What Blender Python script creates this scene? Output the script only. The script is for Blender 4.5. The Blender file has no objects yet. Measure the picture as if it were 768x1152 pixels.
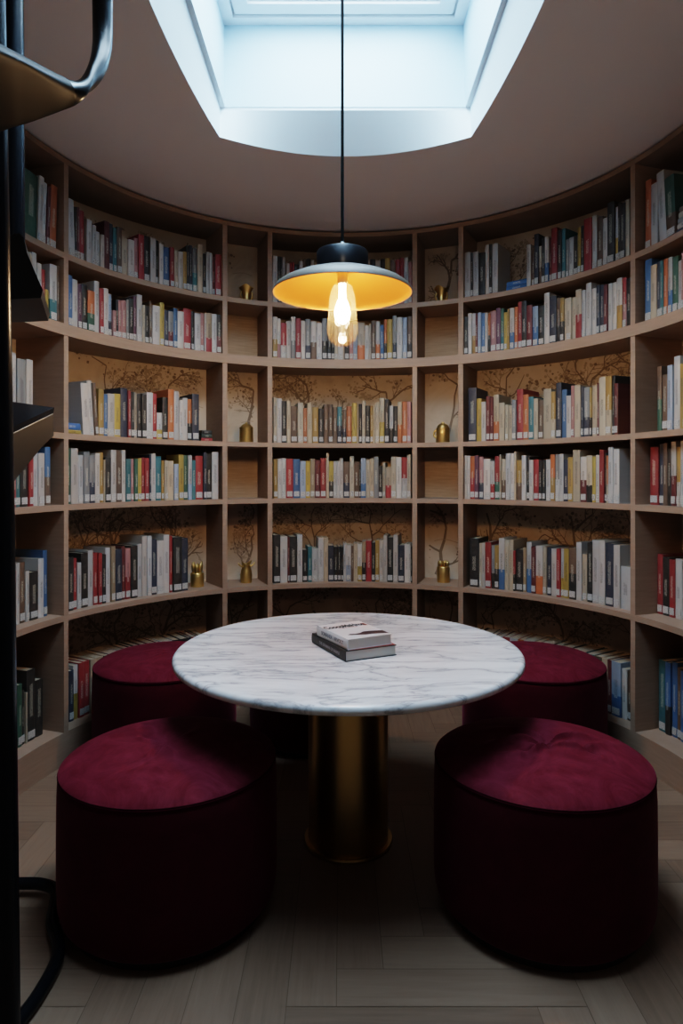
SKY_W = 106; SKY_S = 1.8; FIL = 380.0; WORLD_C = (.85, .72, .66, 1); WORLD_S = .06; EXPO = 0.0; SPOT_W = 30
LOOK = 'High Contrast'
import bpy, bmesh, math, random
from mathutils import Vector, Matrix
random.seed(7)
PI = math.pi
SC = bpy.context.scene
COL = SC.collection

# ------------------------------------------------------------------ helpers
def link(name, mesh, mats, parent=None):
    o = bpy.data.objects.new(name, mesh)
    COL.objects.link(o)
    for m in (mats if isinstance(mats, (list, tuple)) else [mats]):
        mesh.materials.append(m)
    if parent is not None:
        o.parent = parent
    return o

def empty(name, loc=(0, 0, 0), rz=0.0):
    o = bpy.data.objects.new(name, None)
    COL.objects.link(o)
    o.location = loc
    o.rotation_euler = (0, 0, rz)
    o.empty_display_size = 0.05
    return o

def tag(o, label, cat, group=None, kind=None):
    o['label'] = label
    o['category'] = cat
    if group: o['group'] = group
    if kind: o['kind'] = kind
    return o

def struct(o, label=None):
    o['kind'] = 'structure'
    if label: o['label'] = label
    return o

def smooth(me, angle=40):
    for p in me.polygons: p.use_smooth = True
    try:
        me.set_sharp_from_angle(angle=math.radians(angle))
    except Exception:
        pass
    return me

class MB:
    """collects faces, builds one mesh"""
    def __init__(self): self.v = []; self.f = []; self.mi = []
    def add(self, vs, fs, mi=0):
        b = len(self.v)
        self.v += [tuple(p) for p in vs]
        self.f += [tuple(i + b for i in f) for f in fs]
        self.mi += [mi] * len(fs)
        return self
    def box(self, x0, x1, y0, y1, z0, z1, mi=0, M=None):
        vs = [Vector((x, y, z)) for z in (z0, z1) for y in (y0, y1) for x in (x0, x1)]
        if M is not None: vs = [M @ p for p in vs]
        return self.add(vs, [(0, 2, 3, 1), (4, 5, 7, 6), (0, 1, 5, 4), (2, 6, 7, 3), (0, 4, 6, 2), (1, 3, 7, 5)], mi)
    def arc(self, r0, r1, z0, z1, t0, t1, step=0.02, mi=0):
        """solid ring sector, angle measured from +y towards +x"""
        n = max(2, int(abs(t1 - t0) / step) + 1)
        vs = []
        for i in range(n + 1):
            t = t0 + (t1 - t0) * i / n
            s, c = math.sin(t), math.cos(t)
            vs += [(r0 * s, r0 * c, z0), (r1 * s, r1 * c, z0), (r1 * s, r1 * c, z1), (r0 * s, r0 * c, z1)]
        fs = [(0, 3, 2, 1)]
        for i in range(n):
            a = 4 * i; b = a + 4
            fs += [(a, a + 1, b + 1, b), (a + 1, a + 2, b + 2, b + 1), (a + 2, a + 3, b + 3, b + 2), (a + 3, a, b, b + 3)]
        e = 4 * n
        fs.append((e, e + 1, e + 2, e + 3))
        return self.add(vs, fs, mi)
    def lathe(self, prof, n=64, mi=0, c=(0, 0)):
        """prof: list of (r,z); ends on the axis are closed"""
        vs = []; rings = []
        for r, z in prof:
            if r < 1e-6:
                rings.append([len(vs)]); vs.append((c[0], c[1], z))
            else:
                rings.append(list(range(len(vs), len(vs) + n)))
                vs += [(c[0] + r * math.cos(2 * PI * k / n), c[1] + r * math.sin(2 * PI * k / n), z) for k in range(n)]
        fs = []
        for a, b in zip(rings, rings[1:]):
            for k in range(n):
                k2 = (k + 1) % n
                if len(a) == 1 and len(b) == 1: continue
                if len(a) == 1: fs.append((a[0], b[k2], b[k]))
                elif len(b) == 1: fs.append((a[k], a[k2], b[0]))
                else: fs.append((a[k], a[k2], b[k2], b[k]))
        return self.add(vs, fs, mi)
    def tube(self, pts, r, n=16, mi=0, caps=True):
        pts = [Vector(p) for p in pts]
        vs = []; fs = []
        prev = None
        for i, p in enumerate(pts):
            d = (pts[min(i + 1, len(pts) - 1)] - pts[max(i - 1, 0)]).normalized()
            if prev is None:
                u = d.orthogonal().normalized()
            else:
                u = (prev - d * prev.dot(d)).normalized()
            prev = u
            w = d.cross(u)
            rr = r[i] if isinstance(r, (list, tuple)) else r
            vs += [p + (u * math.cos(2 * PI * k / n) + w * math.sin(2 * PI * k / n)) * rr for k in range(n)]
        for i in range(len(pts) - 1):
            for k in range(n):
                k2 = (k + 1) % n
                fs.append((i * n + k, i * n + k2, (i + 1) * n + k2, (i + 1) * n + k))
        if caps:
            fs.append(tuple(reversed(range(n))))
            fs.append(tuple((len(pts) - 1) * n + k for k in range(n)))
        return self.add(vs, fs, mi)
    def mesh(self, name, smooth_angle=None):
        me = bpy.data.meshes.new(name)
        me.from_pydata(self.v, [], self.f)
        for p, m in zip(me.polygons, self.mi): p.material_index = m
        bm = bmesh.new(); bm.from_mesh(me)
        bmesh.ops.recalc_face_normals(bm, faces=bm.faces)
        bm.to_mesh(me); bm.free()
        if smooth_angle: smooth(me, smooth_angle)
        return me
    def build(self, name, mats, parent=None, smooth_angle=None):
        return link(name, self.mesh(name, smooth_angle), mats, parent)

def spline(pts, n=8):
    """Catmull-Rom through points"""
    P = [Vector(p) for p in pts]
    P = [P[0] * 2 - P[1]] + P + [P[-1] * 2 - P[-2]]
    out = []
    for i in range(1, len(P) - 2):
        for k in range(n):
            t = k / n
            a, b, c, d = P[i - 1], P[i], P[i + 1], P[i + 2]
            out.append(0.5 * ((2 * b) + (c - a) * t + (2 * a - 5 * b + 4 * c - d) * t * t + (3 * b - a - 3 * c + d) * t ** 3))
    out.append(P[-2])
    return out

# ------------------------------------------------------------------ materials
def mat(name, col=(.5, .5, .5), rough=.5, metal=0.0, **kw):
    m = bpy.data.materials.new(name)
    m.use_nodes = True
    b = m.node_tree.nodes['Principled BSDF']
    b.inputs['Base Color'].default_value = (*col, 1)
    b.inputs['Roughness'].default_value = rough
    b.inputs['Metallic'].default_value = metal
    for k, v in kw.items():
        b.inputs[k].default_value = v
    return m
def N(m, t, **kw):
    n = m.node_tree.nodes.new(t)
    for k, v in kw.items(): setattr(n, k, v)
    return n
def L(m, a, b): m.node_tree.links.new(a, b)
def bsdf(m): return m.node_tree.nodes['Principled BSDF']
def ramp(m, stops):
    r = N(m, 'ShaderNodeValToRGB')
    e = r.color_ramp.elements
    while len(e) < len(stops): e.new(.5)
    for el, (p, c) in zip(e, stops):
        el.position = p; el.color = (*c, 1) if len(c) == 3 else c
    return r
def mapping(m, scale, src='Object'):
    tc = N(m, 'ShaderNodeTexCoord'); mp = N(m, 'ShaderNodeMapping')
    mp.inputs['Scale'].default_value = scale
    L(m, tc.outputs[src], mp.inputs['Vector'])
    return mp
def noise(m, vec, scale, detail=3, rough=.5, dist=0):
    n = N(m, 'ShaderNodeTexNoise')
    n.inputs['Scale'].default_value = scale; n.inputs['Detail'].default_value = detail
    n.inputs['Roughness'].default_value = rough; n.inputs['Distortion'].default_value = dist
    if vec is not None: L(m, vec, n.inputs['Vector'])
    return n
def math_(m, op, a, b=None):
    n = N(m, 'ShaderNodeMath', operation=op)
    for i, v in enumerate((a, b)):
        if v is None: continue
        if isinstance(v, (int, float)): n.inputs[i].default_value = v
        else: L(m, v, n.inputs[i])
    return n.outputs[0]
def mixc(m, fac, a, b, mode='MIX'):
    n = N(m, 'ShaderNodeMix', data_type='RGBA', blend_type=mode)
    for i, v in ((0, fac), (6, a), (7, b)):
        if isinstance(v, (int, float)): n.inputs[i].default_value = v
        elif isinstance(v, tuple): n.inputs[i].default_value = (*v, 1)
        else: L(m, v, n.inputs[i])
    return n.outputs[2]
def bump(m, h, strength=.1, dist=.01):
    b = N(m, 'ShaderNodeBump')
    b.inputs['Strength'].default_value = strength; b.inputs['Distance'].default_value = dist
    L(m, h, b.inputs['Height']); L(m, b.outputs[0], bsdf(m).inputs['Normal'])

M = {}
# pale taupe oak of the bookcase
m = M['wood'] = mat('taupe_oak', rough=.55)
mp = mapping(m, (6, 6, 60)); n1 = noise(m, mp.outputs[0], 1.6, 4, .6)
r = ramp(m, [(.3, (.315, .214, .155)), (.7, (.365, .250, .184))]); L(m, n1.outputs[0], r.inputs[0]); L(m, r.outputs[0], bsdf(m).inputs['Base Color'])
bump(m, n1.outputs[0], .05, .002)
m = M['backwood'] = mat('oak_back_board', rough=.6)
mp = mapping(m, (5, 5, 70)); n1 = noise(m, mp.outputs[0], 2.0, 5, .6)
r = ramp(m, [(.3, (.32, .225, .145)), (.7, (.43, .315, .215))]); L(m, n1.outputs[0], r.inputs[0]); L(m, r.outputs[0], bsdf(m).inputs['Base Color'])
# mural paper
m = M['paper'] = mat('mural_paper', rough=.8)
mp = mapping(m, (1, 1, 1)); n1 = noise(m, mp.outputs[0], 4.5, 5, .55, .6)
r = ramp(m, [(.35, (.42, .33, .245)), (.5, (.50, .405, .31)), (.7, (.56, .465, .37))]); L(m, n1.outputs[0], r.inputs[0]); L(m, r.outputs[0], bsdf(m).inputs['Base Color'])
M['ink'] = mat('mural_ink', (.21, .155, .11), .8)
M['ink2'] = mat('mural_wash', (.35, .275, .20), .8)
# ceiling plaster
m = M['plaster'] = mat('ceiling_plaster', (.88, .80, .77), .85)
mp = mapping(m, (1, 1, 1)); n1 = noise(m, mp.outputs[0], 180, 2, .5); bump(m, n1.outputs[0], .05, .001)
M['white'] = mat('shaft_white_skyblue', (.54, .67, .75), .7)  # shaft white with the sky's blue cast put into the colour
M['reveal'] = mat('reveal_white_brightened', (.86, .95, .98), .7)  # shaft white made lighter to offset the weak light on the reveal
M['groove'] = mat('shaft_groove', (.80, .86, .90), .8)  # lightened as well, since the ledge faces down out of the light
M['frame'] = mat('window_white', (.86, .87, .88), .35)
m = M['wall'] = mat('wall_plaster', (.30, .25, .22), .85)
mp = mapping(m, (1, 1, 1)); n1 = noise(m, mp.outputs[0], 120, 2, .5); bump(m, n1.outputs[0], .05, .001)
# floor
m = M['floor'] = mat('oak_floor', rough=.45)
ua = N(m, 'ShaderNodeUVMap'); ua.uv_map = 'UVMap'
mp = N(m, 'ShaderNodeMapping'); mp.inputs['Scale'].default_value = (3, 40, 1); L(m, ua.outputs[0], mp.inputs[0])
n1 = noise(m, mp.outputs[0], 1.5, 6, .6, .4)
at = N(m, 'ShaderNodeAttribute'); at.attribute_name = 'tone'
f = math_(m, 'ADD', math_(m, 'MULTIPLY', n1.outputs[0], .7), math_(m, 'MULTIPLY', at.outputs['Fac'], .45))
r = ramp(m, [(.25, (.180, .115, .078)), (.55, (.235, .155, .108)), (.9, (.28, .192, .136))]); L(m, f, r.inputs[0]); L(m, r.outputs[0], bsdf(m).inputs['Base Color'])
bump(m, n1.outputs[0], .06, .002)
M['gap'] = mat('floor_joint', (.135, .088, .060), .8)
# velvet
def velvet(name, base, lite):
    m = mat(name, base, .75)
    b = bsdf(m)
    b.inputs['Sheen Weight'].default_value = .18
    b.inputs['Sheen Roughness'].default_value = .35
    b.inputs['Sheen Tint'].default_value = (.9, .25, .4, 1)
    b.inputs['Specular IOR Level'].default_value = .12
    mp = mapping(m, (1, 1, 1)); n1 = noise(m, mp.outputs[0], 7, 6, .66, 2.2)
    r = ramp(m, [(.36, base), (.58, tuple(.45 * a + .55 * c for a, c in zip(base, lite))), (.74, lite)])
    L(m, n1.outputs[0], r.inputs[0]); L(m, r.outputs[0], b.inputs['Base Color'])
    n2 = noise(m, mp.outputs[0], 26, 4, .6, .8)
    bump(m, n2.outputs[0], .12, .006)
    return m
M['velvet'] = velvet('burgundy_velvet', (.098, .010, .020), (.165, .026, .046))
M['velvet_shaded'] = velvet('burgundy_velvet_shaded', (.060, .0050, .0105), (.08, .0072, .015))  # same velvet, with the shade of the pouf sides put into the colour
M['pipe'] = mat('velvet_piping', (.05, .004, .010), .9, 0, **{'Specular IOR Level': .05})
M['dark'] = mat('black_plinth', (.012, .011, .011), .6)
# marble
m = M['marble'] = mat('white_marble', rough=.22)
mp = mapping(m, (1, 1, 1))
w = N(m, 'ShaderNodeTexNoise'); w.inputs['Scale'].default_value = 2.2; w.inputs['Detail'].default_value = 6; L(m, mp.outputs[0], w.inputs[0])
mm = N(m, 'ShaderNodeMapping'); mm.inputs['Scale'].default_value = (2.2, 9.5, 3); mm.inputs['Rotation'].default_value = (0, 0, math.radians(-14)); L(m, mp.outputs[0], mm.inputs[0])
ad = N(m, 'ShaderNodeVectorMath', operation='MULTIPLY_ADD'); L(m, w.outputs['Color'], ad.inputs[0]); ad.inputs[1].default_value = (1.1, 1.1, 1.1); L(m, mm.outputs[0], ad.inputs[2])
n1 = noise(m, ad.outputs[0], 1.3, 7, .58, .4)
v = math_(m, 'ABSOLUTE', math_(m, 'SUBTRACT', n1.outputs[0], .5))
r = ramp(m, [(0.0, (.40, .40, .42)), (.010, (.56, .56, .575)), (.035, (.72, .715, .715)), (.10, (.80, .795, .79))]); L(m, v, r.inputs[0])
n3 = noise(m, mm.outputs[0], .8, 4, .6, 1.0)
r2 = ramp(m, [(.35, (.86, .86, .87)), (.6, (1, 1, 1))]); L(m, n3.outputs[0], r2.inputs[0])
L(m, mixc(m, 1.0, r.outputs[0], r2.outputs[0], 'MULTIPLY'), bsdf(m).inputs['Base Color'])
# metals
m = M['brass'] = mat('brushed_brass', (.55, .37, .15), .33, 1.0)
mp = mapping(m, (200, 200, 2)); n1 = noise(m, mp.outputs[0], 1, 2, .5); bump(m, n1.outputs[0], .08, .001)
m = M['gold'] = mat('hammered_gold', (.66, .47, .20), .36, .9)
mp = mapping(m, (1, 1, 1)); n1 = noise(m, mp.outputs[0], 70, 2, .5); bump(m, n1.outputs[0], .35, .004)
M['steel'] = mat('black_steel', (.008, .009, .012), .24, 0.0, **{'Specular IOR Level': .14})
M['blade'] = mat('black_steel_shaded', (.0022, .0022, .0025), .5, 0.0, **{'Specular IOR Level': .04})  # same black steel, darkened and dulled to hide lamp light on the underside
M['tread'] = mat('brown_black_tread', (.016, .013, .011), .42, 0.0, **{'Specular IOR Level': .35})  # a slightly browner black than the steel
M['shade_out'] = mat('shade_pewter', (.12, .10, .08), .5, .2)
m = M['shade_in'] = mat('shade_gold_lining', (.30, .115, .024), .42, .6)
M['cap'] = mat('lamp_cap_black', (.014, .016, .020), .3, .3)
M['edge'] = mat('fold_highlight_steel', (.16, .145, .13), .45, .3)  # lighter steel that paints the highlight along the tread fold
M['chrome'] = mat('brushed_nickel', (.6, .58, .54), .3, 1.0)
M['cord'] = mat('black_cord', (.004, .004, .004), .8, 0, **{'Specular IOR Level': .1})
# clear bulb glass
m = M['bulb'] = bpy.data.materials.new('clear_bulb_glass'); m.use_nodes = True
nt = m.node_tree; nt.nodes.clear()
out = N(m, 'ShaderNodeOutputMaterial'); tr = N(m, 'ShaderNodeBsdfTransparent'); gl = N(m, 'ShaderNodeBsdfGlossy'); mx = N(m, 'ShaderNodeMixShader')
tr.inputs[0].default_value = (1.0, .95, .86, 1); gl.inputs['Roughness'].default_value = .05
lw = N(m, 'ShaderNodeLayerWeight'); lw.inputs[0].default_value = .25
L(m, math_(m, 'MULTIPLY', lw.outputs['Facing'], .45), mx.inputs[0]); L(m, tr.outputs[0], mx.inputs[1]); L(m, gl.outputs[0], mx.inputs[2]); df = N(m, 'ShaderNodeBsdfTranslucent'); df.inputs[0].default_value = (1, .8, .5, 1); m2 = N(m, 'ShaderNodeMixShader'); m2.inputs[0].default_value = .012  # faint warm translucency imitates the bloom around the bulb
L(m, mx.outputs[0], m2.inputs[1]); L(m, df.outputs[0], m2.inputs[2]); L(m, m2.outputs[0], out.inputs[0])
def emit(name, col, s):
    m = bpy.data.materials.new(name); m.use_nodes = True
    b = bsdf(m); b.inputs['Base Color'].default_value = (*col, 1)
    b.inputs['Emission Color'].default_value = (*col, 1); b.inputs['Emission Strength'].default_value = s
    return m
M['glow_blob'] = emit('filament_glow', (1.0, .69, .43), FIL)
# window pane
m = M['pane'] = bpy.data.materials.new('window_pane'); m.use_nodes = True
nt = m.node_tree; nt.nodes.clear()
out = N(m, 'ShaderNodeOutputMaterial'); tr = N(m, 'ShaderNodeBsdfTransparent'); gl = N(m, 'ShaderNodeBsdfGlossy'); mx = N(m, 'ShaderNodeMixShader')
tr.inputs[0].default_value = (.93, .97, 1, 1); gl.inputs['Roughness'].default_value = .02; mx.inputs[0].default_value = .06
L(m, tr.outputs[0], mx.inputs[1]); L(m, gl.outputs[0], mx.inputs[2]); L(m, mx.outputs[0], out.inputs[0])

# book cloth / paper covers: colour from the face attribute, small lettering on the spine
m = M['cover'] = mat('book_cover', rough=.5)
ca = N(m, 'ShaderNodeAttribute'); ca.attribute_name = 'Col'
nu = N(m, 'ShaderNodeUVMap'); nu.uv_map = 'Norm'; uu = N(m, 'ShaderNodeUVMap'); uu.uv_map = 'Metre'
sx = N(m, 'ShaderNodeSeparateXYZ'); L(m, nu.outputs[0], sx.inputs[0])
def band(src, lo, hi): return math_(m, 'MULTIPLY', math_(m, 'GREATER_THAN', src, lo), math_(m, 'LESS_THAN', src, hi))
n1 = noise(m, uu.outputs[0], 8, 0)          # one slow value, shifts where the title ends
hi = math_(m, 'ADD', math_(m, 'MULTIPLY', n1.outputs[0], .5), .45)
msk = math_(m, 'MULTIPLY', band(sx.outputs[0], .32, .68), math_(m, 'MULTIPLY', math_(m, 'GREATER_THAN', sx.outputs[1], .34), math_(m, 'LESS_THAN', sx.outputs[1], hi)))
mpn = N(m, 'ShaderNodeMapping'); mpn.inputs['Scale'].default_value = (420, 620, 1); L(m, uu.outputs[0], mpn.inputs[0])
vo = N(m, 'ShaderNodeTexNoise'); vo.inputs['Scale'].default_value = 1; vo.inputs['Detail'].default_value = 1; L(m, mpn.outputs[0], vo.inputs[0])
txt = math_(m, 'MULTIPLY', msk, math_(m, 'GREATER_THAN', vo.outputs[0], .54))
bw = N(m, 'ShaderNodeRGBToBW'); L(m, ca.outputs['Color'], bw.inputs[0])
ink = mixc(m, math_(m, 'GREATER_THAN', bw.outputs[0], .22), (.62, .57, .46), (.05, .045, .05))
wear = noise(m, uu.outputs[0], 40, 3)
base = mixc(m, math_(m, 'MULTIPLY', wear.outputs[0], .25), ca.outputs['Color'], (.28, .24, .2))
L(m, mixc(m, math_(m, 'MULTIPLY', txt, .85), base, ink), bsdf(m).inputs['Base Color'])
m = M['pages'] = mat('book_pages', (.60, .52, .41), .85)
mp = mapping(m, (900, 30, 30)); n1 = noise(m, mp.outputs[0], 1, 1)
r = ramp(m, [(.35, (.30, .245, .18)), (.65, (.45, .38, .29))]); L(m, n1.outputs[0], r.inputs[0]); L(m, r.outputs[0], bsdf(m).inputs['Base Color'])
M['clean_pages'] = mat('clean_book_pages', (.56, .52, .48), .8)
m = M['label'] = mat('library_label', (.66, .64, .60), .6)
mp = mapping(m, (420, 1, 260)); n1 = noise(m, mp.outputs[0], 1, 0)
r = ramp(m, [(.40, (.28, .27, .26)), (.47, (.50, .48, .45))]); L(m, n1.outputs[0], r.inputs[0]); L(m, r.outputs[0], bsdf(m).inputs['Base Color'])
M['print_black'] = mat('cover_print_black', (.02, .018, .02), .5)
M['print_red'] = mat('cover_print_red', (.30, .03, .02), .5)
M['print_grey'] = mat('cover_print_grey', (.25, .24, .25), .5)
M['print_brown'] = mat('cover_print_brown', (.06, .03, .03), .5)

BCOL = {'w': (.47, .435, .405), 'c': (.42, .34, .25), 'g': (.22, .215, .21), 'k': (.014, .013, .014), 'n': (.022, .030, .052),
        'b': (.045, .125, .25), 't': (.03, .14, .155), 'e': (.03, .095, .065), 'r': (.27, .024, .028), 'd': (.11, .013, .017),
        'o': (.42, .12, .04), 'y': (.40, .27, .06), 'u': (.33, .195, .055), 'p': (.36, .17, .16), 'v': (.11, .04, .075),
        'l': (.29, .345, .42), 's': (.12, .073, .05), 'a': (.27, .195, .125)}
BNAME = {'w': 'white', 'c': 'cream', 'g': 'grey', 'k': 'black', 'n': 'navy', 'b': 'blue', 't': 'teal', 'e': 'green', 'r': 'red',
         'd': 'maroon', 'o': 'orange', 'y': 'yellow', 'u': 'mustard', 'p': 'pink', 'v': 'purple', 'l': 'pale-blue', 's': 'brown', 'a': 'tan'}
SETB = {'5': .045, '6': .07, 'B5': .11, 'B6': .11, 'A5': .06, 'B4': .05}
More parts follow.
